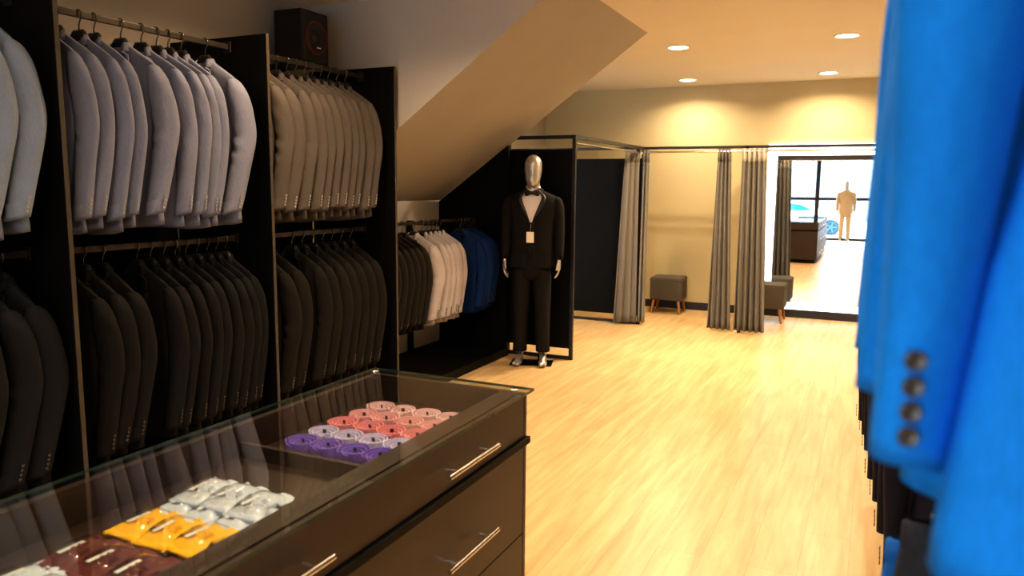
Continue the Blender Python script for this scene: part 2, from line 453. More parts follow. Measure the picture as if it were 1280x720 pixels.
def collar_mesh():
    """collar round the neck running into two notched lapels on the front"""
    bm = bmesh.new()
    for s in (-1, 1):
        pts_in, pts_out = [], []
        # back neck to front
        for i in range(7):
            u = i / 6; a = PI / 2 - u * PI * .78
            pts_in.append((s * .050 * math.cos(a) if i else 0, .034 * math.sin(a) + .0, -.082 - .014 * u))
            pts_out.append((s * (.062 * math.cos(a) + .012 * u) if i else 0, .044 * math.sin(a) + (.004 if i < 4 else -.012 * (i - 3)), -.122 - .024 * u))
        fr = [(.040, -.046, -.135, .088, -.056, -.165), (.036, -.055, -.18, .098, -.064, -.215), (.033, -.058, -.225, .074, -.066, -.235), (.032, -.058, -.24, .104, -.067, -.228),
              (.028, -.060, -.30, .092, -.067, -.32), (.022, -.061, -.38, .066, -.066, -.40), (.012, -.061, -.47, .030, -.064, -.475), (.004, -.060, -.52, .008, -.061, -.522)]
        for a, b, c, d, e, f_ in fr:
            pts_in.append((s * a, b, c)); pts_out.append((s * d, e, f_))
        A = [bm.verts.new(p) for p in pts_in]; B = [bm.verts.new(p) for p in pts_out]
        for i in range(len(A) - 1):
            bm.faces.new((A[i], A[i + 1], B[i + 1], B[i]))
    recalc(bm)
    bmesh.ops.solidify(bm, geom=bm.faces[:], thickness=.003)
    return bm

def button_mesh(r=.0072):
    bm = bmesh.new()
    lathe(bm, [(.0001, 0), (r * .92, 0), (r, .0012), (r * .95, .0026), (r * .78, .0030), (r * .66, .0022), (.0001, .0020)], 16)
    return recalc(bm)
_bcache = {}
def make_jacket(cloth, seed, bangle, bmat):
    """bangle: where round the cuff the buttons sit, measured from straight out towards the back seam"""
    t = thing('suit_jacket', 'x x x x', 'jacket')
    def m(key, fn):
        if key not in _bcache:
            o = fn(); me = bpy.data.meshes.new(key[0]); o.normal_update(); o.to_mesh(me); o.free()
            me.materials.append(cloth)
            for p in me.polygons: p.use_smooth = True
            _bcache[key] = me
        return _bcache[key]
    def part(name, me, parent, mat):
        o = bpy.data.objects.new(name, me); link(o, parent)
        o.material_slots[0].link = 'OBJECT'; o.material_slots[0].material = mat; return o
    part('body', m(('jacket_body', seed), lambda: body_mesh(seed)), t, cloth)
    part('lapel_collar', m(('jacket_collar',), collar_mesh), t, cloth)
    for s in (1, -1):
        sl = part('sleeve', m(('jacket_sleeve', seed, s), lambda: sleeve_mesh(s, seed)), t, cloth)
        if s > 0:
            for k in range(4):
                tt = 1 - (.036 + .0185 * k) / .738
                p = sleeve_point(tt, bangle, 1.05)
                tg = sleeve_point(tt, bangle + .05, 1.05) - sleeve_point(tt, bangle - .05, 1.05)
                nrm = tg.cross(Vector((0, 0, 1))).normalized(); p += nrm * .0042 + Vector((0, sleeve_bend(1, seed) * tt * tt, 0))
                o = part('cuff_button', m(('cuff_button',), button_mesh), sl, bmat)
                o.rotation_euler = nrm.to_track_quat('Z', 'Y').to_euler(); o.location = p
    return t

hanger0 = make_hanger(); hused = [False]
def place_hanger(loc, rz, label, group):
    if not hused[0]:
        hused[0] = True; h = hanger0; h.location = loc; h.rotation_euler = (0, 0, rz); h['label'] = label; h['group'] = group; return h
    return dup(hanger0, loc, rz, label, group)
protos = {}
def place_jacket(kind, cloth, seed, bangle, bmat, loc, rz, label, group, sy):
    key = (kind, seed)
    if key not in protos:
        p = make_jacket(cloth, seed, bangle, bmat); protos[key] = p
        p.location = loc; p.rotation_euler = (0, 0, rz); p['label'] = label; p['group'] = group; p.scale = sy; return p
    return dup(protos[key], loc, rz, label, group, sy)

rnd = random.Random(5)
def fill_rail(kind, col, ys, x, z, desc, where, group, base_rz=0.0, bangle=.45, bmat='button', nseed=4, jit=.07, order=None, length=1.0, ytilt=0.0, hdesc='jacket', sq=.125):
    cl = fabric(kind + '_wool', col, wrinkle=.26)
    for i, y in enumerate(ys):
        gap = min([abs(y - q) for q in ys if q != y] or [.12])
        sy = max(.6, min(1.05, gap / sq))
        rz = base_rz + rnd.uniform(-jit, jit)
        if i == len(ys) - 1: rz = base_rz * .3 if base_rz < 1 else base_rz
        nm = (order or ORD)[i]
        xx = x[i] if isinstance(x, (list, tuple)) else x
        s = rnd.uniform(.985, 1.012)
        zz = z[i] if isinstance(z, list) else z
        yt = ytilt[i] if isinstance(ytilt, list) else ytilt
        place_hanger((xx, y, zz), rz, f'black hanger under the {nm} {hdesc} {where}', 'hangers of ' + group)
        jk = place_jacket(kind, cl, i % nseed, bangle, M[bmat], (xx, y, zz), rz, f'{desc}, {nm} {where}', group, (s, sy, rnd.uniform(.985, 1.015) * length))
        if yt: jk.rotation_euler = (0, yt, rz)

RX = -3.36
UP, LO = 2.37, 1.29
fill_rail('pale_blue_grey', (.19, .235, .325), [1.63, 1.75, 1.865, 1.975], RX, UP, 'pale blue-grey suit jacket', 'from the left, upper rail of leftmost bay', 'jackets on the leftmost upper rail', bmat='button_grey', base_rz=.10)  # cloth colour made bluer for the cool daylight on the sleeves
fill_rail('light_grey', (.165, .185, .27), [2.225, 2.305, 2.415, 2.49, 2.63, 2.745, 2.835, 2.905, 2.99, 3.15], RX, UP, 'light grey suit jacket', 'from the left, upper rail of middle bay', 'jackets on the middle upper rail', bmat='button_grey', base_rz=.10, nseed=7, jit=.14)  # blue in this grey stands in for cool daylight on the sleeves
fill_rail('taupe_grey', (.080, .072, .070), [3.47, 3.58, 3.70, 3.79, 3.87, 3.95, 4.03, 4.11, 4.19, 4.28, 4.37], RX, UP, 'taupe grey suit jacket', 'from the left, upper rail of third bay', 'jackets on the upper rail beside the staircase', bmat='button_grey', base_rz=.07, nseed=5, jit=.05)
fill_rail('black_blue', (.0060, .0068, .010), [1.60, 1.73, 1.86, 1.985], RX, LO, 'black suit jacket', 'from the left, lower rail of leftmost bay', 'jackets on the leftmost lower rail', base_rz=.09)
fill_rail('black', (.0052, .0050, .0060), [2.26, 2.36, 2.46, 2.65, 2.73, 2.81, 2.885, 2.955, 3.03, 3.10, 3.165, 3.235], RX, LO, 'black suit jacket', 'from the left, lower rail of middle bay', 'jackets on the middle lower rail', base_rz=.08, nseed=5, jit=.05)
fill_rail('black_brown', (.0068, .0056, .0050), [3.48, 3.59, 3.79, 3.89, 3.99, 4.09, 4.19, 4.29, 4.395], RX, LO, 'black suit jacket', 'from the left, lower rail of third bay', 'jackets on the lower rail beside the staircase', base_rz=.07, nseed=5, jit=.05)

# ------------------------------------------------------------------ niche under the stairs
n = thing('niche_rack', 'black rack with low platform and hanging rail in the niche under the stairs', 'clothes rack', (-3.45, 5.5, 0))
NX = Vector((-3.45, 5.5, 0))
def nb(name, x0, x1, y0, y1, z0, z1, m, bev=0):
    return obj(name, box(x0 - NX.x, x1 - NX.x, y0 - NX.y, y1 - NX.y, z0, z1, bev), m, n)
nb('platform', XL + .005, -3.08, 4.59, 6.44, .0, .075, M['black_board'], .003)
bm = bmesh.new()
pts = [(XL + .004, 0.0), (-3.10, 0.0), (-3.10, 1.985), (XL + .004, 1.455)]
a = [bm.verts.new((x - NX.x, 6.445 - NX.y, z)) for x, z in pts]; b = [bm.verts.new((x - NX.x, 6.475 - NX.y, z)) for x, z in pts]
bm.faces.new(a); bm.faces.new(list(reversed(b)))
for i in range(4): bm.faces.new((a[i], a[(i + 1) % 4], b[(i + 1) % 4], b[i]))
obj('end_panel', recalc(bm), M['black_board'], n)
nb('hanging_rail', -3.508, -3.492, 4.585, 6.444, 1.276, 1.304, M['rail'], .004)
nb('rail_support_post', XL + .01, XL + .05, 5.86, 5.90, .075, 1.29, M['black_board'])
nb('rail_support_arm', XL + .01, -3.49, 5.868, 5.892, 1.25, 1.275, M['black_board'])
NH = 1.29
fill_rail('charcoal_shirt', (.012, .010, .008), [4.80, 4.90, 5.00, 5.09, 5.18, 5.27], -3.50, NH, 'charcoal jacket', 'from the left, niche under the stairs', 'charcoal jackets in the niche', length=.87, nseed=3, hdesc='charcoal jacket')
fill_rail('lilac_white', (.45, .42, .46), [5.44, 5.57, 5.65, 5.73, 5.80, 5.87], -3.50, NH, 'pale lilac-white jacket', 'from the left, niche under the stairs', 'pale jackets in the niche', length=.86, nseed=3, hdesc='pale jacket')
fill_rail('deep_blue', (.003, .024, .115), [6.11, 6.165, 6.22, 6.275, 6.32, 6.365], -3.425, NH, 'deep blue jacket', 'from the left, niche under the stairs', 'deep blue jackets in the niche', length=.84, nseed=3, jit=.02, hdesc='deep blue jacket', sq=.075)

# ------------------------------------------------------------------ rack on the right
rr = thing('double_clothes_rack', 'black double-rail clothes rack carrying blue jackets along the bare wall', 'clothes rack', (.3, 2.6, 0))
bm = bmesh.new()
def rb(name, x0, x1, y0, y1, z0, z1):
    return obj(name, box(x0 - .3, x1 - .3, y0 - 2.6, y1 - 2.6, z0, z1, .003), M['frame'], rr)
rb('upper_rail', .295, .311, .42, 4.80, 2.292, 2.320)
rb('front_rail', .257, .273, .42, 1.62, LO - .014, LO + .014)
bm = bmesh.new()
loft(bm, [[(x + dx - .3, y - 2.6, LO + dz) for dx, dz in ((-.008, -.014), (.008, -.014), (.008, .014), (-.008, .014))] for x, y in ((.3624, 2.32), (.2186, 4.80))], True, True, True)
obj('lower_rail', recalc(bm), M['frame'], rr)
rb('rail_drop', .28, .94, 1.60, 1.62, LO - .014, LO + .014); rb('rail_drop', .36, .94, 2.31, 2.33, LO - .014, LO + .014)
for y in (.42, 4.80):
    rb('upright', .90, .94, y - .02, y + .02, 0, 2.45)
    rb('upper_arm', .30, .94, y - .015, y + .015, 2.288, 2.324)
    rb('lower_arm', .21 if y > 2 else .25, .94, y - .015, y + .015, LO - .02, LO + .02)
fill_rail('royal_blue', (.003, .215, .78), [.575, .71, .85, .99, 1.13], [.293, .313, .311, .310, .310], [2.307, 2.308, 2.308, 2.308, 2.308], 'royal blue suit jacket', 'from the camera on the bare wall rack', 'royal blue jackets', base_rz=PI, bangle=2.0, ytilt=[-.05, -.085, -.085, -.085, -.085], nseed=3, jit=.02,
          order=['nearest', 'second', 'third', 'fourth', 'fifth'], hdesc='royal blue jacket')
fill_rail('navy_blue', (.003, .020, .125), [2.95, 3.08, 3.21, 3.34], [.312, .311, .310, .309], 2.308, 'navy blue jacket', 'beyond the royal blue jackets', 'navy jackets at the end of the upper rail', base_rz=PI, bangle=1.1, nseed=2, jit=.03, hdesc='navy jacket')
fill_rail('midnight_navy', (.008, .007, .016), [2.62, 2.90, 3.20, 3.50, 3.80, 4.10, 4.42], [.345 - .058 * (q - 2.62) for q in (2.62, 2.90, 3.20, 3.50, 3.80, 4.10, 4.42)], LO, 'midnight navy jacket', 'on the lower rail under the blue jackets', 'midnight jackets on the lower rail', base_rz=PI, bangle=.75, nseed=3, jit=.03, hdesc='midnight jacket')

# trousers hanging by the waist under the royal blue jackets
def trousers(label, y, x0, ztop, m, lean=0.0):
    t = thing('hanging_trousers', label, 'trousers', (x0 + .19, y, ztop), 0, 'trousers under the blue jackets')
    bm = bmesh.new(); rings = []
    for z, hw, hd in ((-.034, .186, .020), (-.10, .194, .026), (-.22, .205, .033)):
        rings.append([(hw * math.cos(a), hd * math.copysign(abs(math.sin(a)) ** .7, math.sin(a)), z) for a in [2 * PI * k / 28 for k in range(28)]])
    loft(bm, rings, True)
    for s in (-1, 1):
        rings = []
        for z, cx, hw, hd in ((-.20, .10, .104, .034), (-.45, .105, .09, .03), (-.75, .105, .085, .028), (-1.0, .105, .08, .028)):
            rings.append([(s * cx + hw * math.cos(a), hd * math.copysign(abs(math.sin(a)) ** .6, math.sin(a)), z) for a in [2 * PI * k / 20 for k in range(20)]])
        loft(bm, rings, True)
    obj('legs', recalc(bm), m, t, True)
    bm = bmesh.new(); rings = []
    for z, hw, hd in ((0, .181, .017), (-.004, .187, .022), (-.034, .188, .023), (-.038, .186, .020)):
        rings.append([(hw * math.cos(a), hd * math.copysign(abs(math.sin(a)) ** .7, math.sin(a)), z) for a in [2 * PI * k / 28 for k in range(28)]])
    loft(bm, rings, True); obj('waistband', recalc(bm), m, t, True)
    for x in (-.15, -.05, .05, .15):
        bm = box(x - .006, x + .006, -.032, -.018, -.05, .004, .002); obj('belt_loop', bm, m, t)
    h = thing('clip_hanger', 'steel clip hanger holding the ' + label.split(' hanging')[0] + ' by the waistband', 'hanger', (.265, y, LO), 0, 'clip hangers')
    dr = 1.165 - ztop
    bm = hanger_hook(); obj('hook', bm, M['dark_steel'], h, True)
    bm = bmesh.new(); tube(bm, [(-.16, 0, -.082 - dr), (.16, 0, -.082 - dr)], .004, 8); tube(bm, [(0, 0, -.07), (0, 0, -.082 - dr)], .003, 8); obj('bar', bm, M['dark_steel'], h, True)
    for x in (-.12, .12): obj('clip', box(x - .012, x + .012, -.026, .026, -.135 - dr, -.075 - dr, .003), M['chrome'], h)
trousers('charcoal trousers hanging by the waistband under the royal blue jackets', 1.10, .058, 1.165, M['denim'])
trousers('blue trousers hanging by the waistband behind the charcoal trousers', 1.22, .045, 1.085, M['blue_cloth'])

# ------------------------------------------------------------------ display counter
def handle(parent, y, z, x):
    bm = bmesh.new()
    tube(bm, [(x + .036, y - .155, z), (x + .036, y + .155, z)], .0075, 14)
    for d in (-.10, .10): tube(bm, [(x - .001, y + d, z), (x + .034, y + d, z)], .0055, 10)
    return obj('handle', bm, M['chrome'], parent, True, 40)
def counter(label, X0, X1, Ya, Yb, full=True):
    o = Vector(((X0 + X1) / 2, (Ya + Yb) / 2, 0))
    t = thing('display_counter', label, 'counter', o)
    def q(x0, x1, y0, y1, z0, z1, bev=0, bm=None, mi=0):
        bm = bm or bmesh.new(); bx(bm, x0 - o.x, x1 - o.x, y0 - o.y, y1 - o.y, z0, z1, bev, mi); return bm
    bo = M['brown_board']
    obj('plinth', q(X0 + .04, X1 - .05, Ya + .03, Yb - .03, 0, .08), M['black_board'], t)
    bm = q(X0 + .015, X1 - .035, Ya + .012, Yb - .012, .08, .70)
    q(X1 - .035, X1 - .012, Yb - .03, Yb - .012, .08, .70, bm=bm); q(X1 - .035, X1 - .012, Ya + .012, Ya + .03, .08, .70, bm=bm)
    obj('carcass', bm, bo, t)
    obj('ledge', q(X0 + .003, X1 - .001, Ya, Yb, .703, .727, .002), M['black_board'], t)
    # case: floor and rims
    bm = q(X0 + .015, X1 - .036, Ya + .012, Yb - .012, .728, .790)
    q(X0 + .015, X0 + .04, Ya + .012, Yb - .012, .79, .886, bm=bm)
    q(X1 - .105, X1 - .036, Ya + .012, Yb - .012, .79, .886, bm=bm)
    q(X0 + .04, X1 - .105, Yb - .034, Yb - .012, .79, .886, bm=bm); q(X0 + .04, X1 - .105, Ya + .012, Ya + .034, .79, .886, bm=bm)
    q(X1 - .036, X1 - .012, Yb - .030, Yb - .012, .728, .886, bm=bm); q(X1 - .036, X1 - .012, Ya + .012, Ya + .030, .728, .886, bm=bm)
    obj('display_case', bm, bo, t)
    for d in (Yb - .735, Yb - 1.75):
        if d > Ya + .2: obj('case_divider', q(X0 + .04, X1 - .105, d - .008, d + .008, .79, .835), bo, t)
    y1 = Yb - .032; spans = [(y1 - 1.64, y1, (1.917 - 2.375 + Yb, 1.102 - 2.375 + Yb)), (Ya + .032, y1 - 1.6425, ((Ya + .032 + y1 - 1.6425) / 2,))]
    for y0, y1, hy in spans:
        for z0, z1, hz in ((.732, .882, .792), (.378, .698, .512), (.088, .374, .21)):
            dr = obj('drawer', q(X1 - .034, X1 - .013, y0, y1, z0, z1, .0015), bo, t)
            for h_ in hy: handle(dr, h_ - o.y, hz, X1 - .013 - o.x)
    bm = bmesh.new(); bx(bm, X0 - .006 - o.x, X1 + .006 - o.x, Ya - .01 - o.y, Yb + .012 - o.y, .889, .898, .0)
    bm.normal_update()
    for f in bm.faces: f.material_index = 0 if abs(f.normal.z) > .5 else 1
    g = obj('glass_top', bm, [M['glass'], M['glass_edge']], t)
    for x in (X0 + .035, X1 - .045):
        for y in (Ya + .05, Yb - .045):
            bm = bmesh.new(); lathe(bm, [(.0001, .898), (.0125, .898), (.0125, .9015), (.010, .9035), (.0001, .904)], 18, Matrix.Translation((x - o.x, y - o.y, 0)))
            obj('screw_cap', recalc(bm), M['chrome'], g, True, 40)
    return t
counter('long dark brown counter with a glass display top and steel drawer handles', -1.712, -1.045, -.12, 2.375)
counter('second dark counter farther back toward the shop window, seen in the mirror', -1.78, -1.12, -2.7, -.95)

# rolled ties in the far compartment
TZ = .7905
def rolled_tie(m):
    t = thing('rolled_tie', 'x x x x', 'tie')
    bm = bmesh.new(); N_ = 84
    ins, outs = [], []
    for i in range(N_):
        u = i / (N_ - 1); a = u * 2 * PI * 3.6; r = .012 + .034 * u
        h = .024 + .018 * u
        ins.append((r * math.cos(a), r * math.sin(a) * .98, 0.001)); outs.append((1.10 * r * math.cos(a), 1.10 * r * math.sin(a), h))
    A = [bm.verts.new(p) for p in ins]; B = [bm.verts.new(p) for p in outs]
    for i in range(N_ - 1): bm.faces.new((A[i], A[i + 1], B[i + 1], B[i]))
    recalc(bm); bmesh.ops.solidify(bm, geom=bm.faces[:], thickness=.0032)
    obj('roll', bm, m, t, True, 60)
    # pointed tip folded over the outer turn
    bm = bmesh.new(); rings = []
    for i in range(7):
        u = i / 6; a = -2.5 + u * 1.25
        hh = .040 * (1 - .15 * u) if i < 6 else .012
        c = .0515
        rings.append([(c * math.cos(a), c * math.sin(a), .002 + (.025 if i == 6 else 0)), (1.06 * c * math.cos(a), 1.06 * c * math.sin(a), .002 + hh + (.008 if i == 3 else 0))])
    loft(bm, rings, False); recalc(bm); bmesh.ops.solidify(bm, geom=bm.faces[:], thickness=.003)
    obj('tip', bm, m, t, True, 60)
    bm = bmesh.new(); bx(bm, -.006, .006, -.0005, .0005, .030, .042); obj('care_label', bm, M['satin'], t)
    return t
TC = [('purple', (.25, .15, .68)), ('lilac', (.70, .65, .94)), ('coral pink', (.93, .36, .42)), ('rose pink', (.95, .52, .56)), ('pale pink', (.95, .66, .71))]
COLN = ['by the wall side', 'second from the wall side', 'second from the drawer side', 'by the drawer side']
ti = 0
for r, (cn, col) in enumerate(TC):
    m = fabric('tie_silk_' + cn.replace(' ', '_'), col, .10, .5)
    p = None
    for c in range(4):
        x = -1.530 + .094 * c + rnd.uniform(-.004, .004); y = 1.752 + .102 * r + rnd.uniform(-.004, .004)
        lb = f'rolled {cn} tie {COLN[c]} in the glass counter'
        rz = rnd.uniform(-.5, .5)
        if p is None:
            p = rolled_tie(m); p.location = (x, y, TZ); p.rotation_euler = (0, 0, rz); p['label'] = lb; p['group'] = f'rolled {cn} ties'
        else:
            dup(p, (x, y, TZ), rz, lb, f'rolled {cn} ties')

# packaged bow ties in the near compartment
def bow_shape(bm, L_, W_, H_):
    """two flaring folded wings pinched at the knot, lying flat"""
    rings = []
    for i in range(-10, 11):
        u = i / 10; au = abs(u)
        w = W_ * (.45 + .55 * min(1, au * 1.35) ** .9) * (1 - .10 * max(0, au - .8) * 5)
        h = H_ * (.75 + .4 * math.sin(min(1, au * 1.2) * PI))
        rings.append([(L_ * u + .005 * math.sin(3 * a), w * math.cos(a), H_ + h * .75 * math.sin(a) + .004 * math.sin(5 * a + u * 4)) for a in [2 * PI * k / 16 for k in range(16)]])
    loft(bm, rings, True, True, True)
def bow_pack(m, bagw=.066):
    t = thing('packaged_bow_tie', 'x x x x', 'bow tie')
    bm = bmesh.new(); bow_shape(bm, .074, .056, .014); obj('bow', recalc(bm), m, t, True)
    bm = bmesh.new(); bow_shape(bm, .016, .020, .019); obj('knot', recalc(bm), m, t, True)
    obj('card_strip', box(-.030, .030, .018, .030, .0275, .0286, .0004), M['white_board'], t)
    bm = bmesh.new()
    n1, n2 = 10, 8; g = []
    for i in range(n1 + 1):
        row = []
        for j in range(n2 + 1):
            u, v = i / n1 * 2 - 1, j / n2 * 2 - 1
            z = .0420 * (1 - u ** 4) * (1 - v ** 4) + .001 + .0016 * math.sin(9 * u + 4 * v) * (1 - u * u)
            row.append(bm.verts.new((u * .074, v * .054, z)))
        g.append(row)
    for i in range(n1):
        for j in range(n2): bm.faces.new((g[i][j], g[i + 1][j], g[i + 1][j + 1], g[i][j + 1]))
    obj('plastic_sleeve', bm, M['bag'], t, True)
    return t
PK = [('pale blue', (.60, .68, .82), 1.29, 'at the far end', 2), ('yellow', (.98, .52, .008), 1.165, 'in the glass counter', 1), ('maroon', (.13, .030, .030), 1.0, 'in the glass counter', 1), ('ice blue', (.60, .70, .82), .86, 'nearest in the row', 1)]
for cn, col, y0, where, _ in PK:
    m = fabric('bow_silk_' + cn.replace(' ', '_'), col, .08, .45); p = None
    for c in range(3):
        for d in range(2 if cn in ('pale blue',) else 1):
            x = -1.50 + .092 * c; y = y0 + (d * .056 if cn in ('pale blue', 'maroon') else 0) + rnd.uniform(-.006, .006)
            lb = f'packaged {cn} bow tie {where}, {ORD[c]} from wall side' + (', upper' if d else '')
            rz = PI / 2 + rnd.uniform(-.12, .12); loc = (x, y, TZ + .0006 + .012 * d)
            sc = (1, 1, 1)
            if p is None:
                p = bow_pack(m); p.location = loc; p.rotation_euler = (0, 0, rz); p['label'] = lb; p['group'] = f'packaged {cn} bow ties'
            else: dup(p, loc, rz, lb, f'packaged {cn} bow ties')

# ------------------------------------------------------------------ fitting rooms
fr = thing('fitting_room_frame', 'black metal fitting room frame with black partition panels and curtain rods', 'fitting room', (-2.47, 8.68, 0))
FO = Vector((-2.47, 8.68, 0))
def fbx(name, x0, x1, y0, y1, z0, z1, m=None, bev=.002):
    return obj(name, box(x0 - FO.x, x1 - FO.x, y0 - FO.y, y1 - FO.y, z0, z1, bev), m or M['frame'], fr)
T = .016
YP, YQ, HT = 6.53, 8.68, 2.07
for x, y in ((-3.13, YP), (-2.475, YP), (-2.44, YQ), (-1.285, YQ), (.93, YQ)):
    fbx('post', x - T, x + T, y - T, y + T, 0, HT)
fbx('beam', -3.13, -2.475, YP - T, YP + T, HT - .032, HT); fbx('beam', -3.13, -2.475, YP - T, YP + T, .0, .03)
# long beams
bm = bmesh.new(); p0, p1 = Vector((-2.475, YP, HT - .016)) - FO, Vector((-2.44, YQ, HT - .016)) - FO
loft(bm, [[p + Vector((dx, 0, dz)) for dx, dz in ((-T, -T), (T, -T), (T, T), (-T, T))] for p in (p0, p1)], True, True, True)
obj('beam', recalc(bm), M['frame'], fr)
fbx('beam', XL2 + .002, XR - .002, YQ - T, YQ + T, HT - .03, HT)
fbx('beam', XL2 + .002, -2.44, YQ - T, YQ + T, .0, .03)
fbx('partition_panel', -3.115, -2.49, YP - .008, YP + .008, .105, 1.945, M['black_board'])
fbx('partition_panel', XL2 + .01, -2.455, YQ - .008, YQ + .008, .10, 1.94, M['black_board'])
fbx('partition_panel', -1.338, -1.322, YQ + .02, YB - .03, .10, 1.94, M['wall_back'])
bm = bmesh.new(); tube(bm, [Vector((-2.50, YP + .02, 2.005)) - FO, Vector((-2.475, YQ - .02, 2.005)) - FO], .0125, 14); obj('curtain_rod', bm, M['chrome'], fr, True, 40)
bm = bmesh.new(); tube(bm, [Vector((-2.42, YQ - .045, 2.008)) - FO, Vector((-1.33, YQ - .045, 2.008)) - FO], .0125, 14); obj('curtain_rod', bm, M['chrome'], fr, True, 40)
bm = bmesh.new(); tube(bm, [Vector((-1.30, YQ - .045, 2.008)) - FO, Vector((.91, YQ - .045, 2.008)) - FO], .0125, 14); obj('curtain_rod', bm, M['chrome'], fr, True, 40)
fbx('rod_bracket', -2.50, -2.44, YQ - .05, YQ - .018, 1.985, 2.03, M['white_board'])
for x in (-3.6, -2.95): fbx('foot', x - .03, x + .03, YQ - .03, YQ + .03, 0, .012)

def curtain(label, top, bot, folds, amp, seed, tape=None):
    """top/bot: ((x,y),(x,y)) ends of the gathered cloth"""
    R = random.Random(seed); ph = R.uniform(0, 6); n = folds * 14; rings = []
    def row(v, z):
        out = []
        for i in range(n + 1):
            u = i / n
            a = Vector(top[0]).lerp(Vector(bot[0]), v); b = Vector(top[1]).lerp(Vector(bot[1]), v)
            p = a.lerp(b, u + .25 / folds * .5 * math.sin(4 * PI * u * folds) * .5)
            d = (b - a).normalized(); nn = Vector((-d.y, d.x))
            k = amp * (.75 + .5 * v) * (1 + .25 * math.sin(2.3 * u * folds + ph))
            p = p + nn * (k * math.sin(2 * PI * u * folds + .5 * math.sin(3 * v + ph) + ph * .2)) + nn * .010 * math.sin(5 * v + 7 * u + ph) * v
            out.append((p.x, p.y, z))
        return out
    bm = bmesh.new(); zt, zb = 2.035, .03
    vs = [0, .012, .03, .05] + [.08 + .92 * i / 22 for i in range(23)]
    loft(bm, [row(v, zt + (zb - zt) * v + .0) for v in vs], False)
    bm.normal_update(); bmesh.ops.solidify(bm, geom=bm.faces[:], thickness=.003)
    o = bpy.data.objects.new('fitting_room_curtain', None)
    o = thing('fitting_room_curtain', label, 'curtain', (top[0][0], top[0][1], 0), 0, 'grey fitting room curtains')
    cl = obj('cloth', bm, M['curtain'], o, True); cl.location = (-top[0][0], -top[0][1], 0)
    bm = bmesh.new()
    bot2 = bot
    rs = []
    for v in (.0, .035, .07): 
        rs.append([(x, y, z) for x, y, z in row(v, zt + (zb - zt) * v)])
    loft(bm, rs, False); bm.normal_update()
    bmesh.ops.solidify(bm, geom=bm.faces[:], thickness=.0045)
    tp = obj('header_tape', bm, M['curtain_tape'] if tape else M['curtain'], o, True); tp.location = (-top[0][0], -top[0][1], 0)
    return o
YC = YQ - .045
curtain('grey curtain of the fitting stall behind the tuxedo mannequin, drawn to one side', ((-2.585, 8.47), (-2.462, 8.612)), ((-2.70, 8.50), (-2.455, 8.622)), 3, .022, 1)
curtain('narrow grey curtain at the post, bunched beside the first stall curtain', ((-2.44, YC), (-2.362, YC)), ((-2.44, YC), (-2.36, YC)), 2, .028, 2)
curtain('grey curtain hanging between the stools, left panel of the pair by the post', ((-1.59, YC), (-1.45, YC)), ((-1.63, YC), (-1.375, YC)), 4, .030, 3)
curtain('grey curtain gathered in front of the mirror stall, just beyond the post', ((-1.33, YC), (-1.08, YC)), ((-1.335, YC), (-1.01, YC)), 5, .036, 4, True)

# stools
def stool(label, x, y, rz):
    t = thing('upholstered_stool', label, 'stool', (x, y, 0), rz, 'grey stools in the fitting stalls')
    bm = bmesh.new(); bx(bm, -.205, .205, -.20, .20, .175, .465, .022); obj('seat', bm, M['stool_fabric'], t, True, 50)
    bm = bmesh.new()
    pts = [(-.206, -.201), (.206, -.201), (.206, .201), (-.206, .201)]
    for a, b in zip(pts, pts[1:] + pts[:1]): tube(bm, [(*a, .43), (*b, .43)], .004, 6)
    obj('piping', bm, M['stool_fabric'], t, True)
    for sx in (-1, 1):
        for sy in (-1, 1):
            bm = bmesh.new(); rings = []
            for z, off, r in ((.178, .155, .021), (.0, .185, .013)):
                rings.append([(sx * off + r * math.cos(a), sy * off + r * math.sin(a), z) for a in [2 * PI * k / 14 for k in range(14)]])
            loft(bm, rings, True, True, True); obj('leg', recalc(bm), M['stool_wood'], t, True, 50)
stool('square grey upholstered stool with wooden legs against the yellow wall', -2.35, 9.74, .05)
stool('square grey upholstered stool partly hidden behind the curtain, beside the mirror', -1.10, 9.66, 0)

# mirror on the back wall
mt = thing('wall_mirror', 'tall mirror on a white backing board, reflecting the shop window', 'mirror', (-.4, 10.05, 0))
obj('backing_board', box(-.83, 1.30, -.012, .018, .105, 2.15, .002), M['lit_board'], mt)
bm = bmesh.new(); bx(bm, -.715, 1.20, -.018, -.0125, .192, 1.958); obj('mirror_glass', bm, M['mirror'], mt)
obj('beam_reflection_strip', box(-.715, 1.20, -.022, -.0125, 1.958, 2.012, .001), M['rail'], mt)  # dark strip standing in for the beam's reflection along the mirror top

# ------------------------------------------------------------------ speaker on a wall bracket
sp = thing('loudspeaker', 'black loudspeaker with red ringed woofer high on the wall above the jackets', 'speaker', (-3.61, 4.245, 2.425))
obj('cabinet', box(-.13, .105, -.135, .135, 0, .34, .006), M['speaker_box'], sp)
Rx = Matrix.Rotation(PI / 2, 4, 'Y')
bm = bmesh.new(); bx(bm, .105, .112, -.128, .128, .008, .332, .003); obj('baffle', bm, M['speaker_cone'], sp)
bm = bmesh.new(); lathe(bm, [(.098, 0), (.112, 0), (.110, .010), (.100, .012), (.096, .004)], 36, Matrix.Translation((.110, 0, .165)) @ Rx, cap0=False, cap1=False); obj('trim_ring', recalc(bm), M['speaker_red'], sp, True, 50)
bm = bmesh.new(); lathe(bm, [(.097, .006), (.090, .012), (.080, .010), (.040, -.004), (.032, .004), (.016, .012), (.0005, .014)], 36, Matrix.Translation((.112, 0, .165)) @ Rx, cap0=False); obj('woofer', recalc(bm), M['speaker_cone'], sp, True, 50)
bm = bmesh.new(); bx(bm, .112, .116, -.09, .09, .285, .315, .002); obj('tweeter_slot', bm, M['speaker_box'], sp)
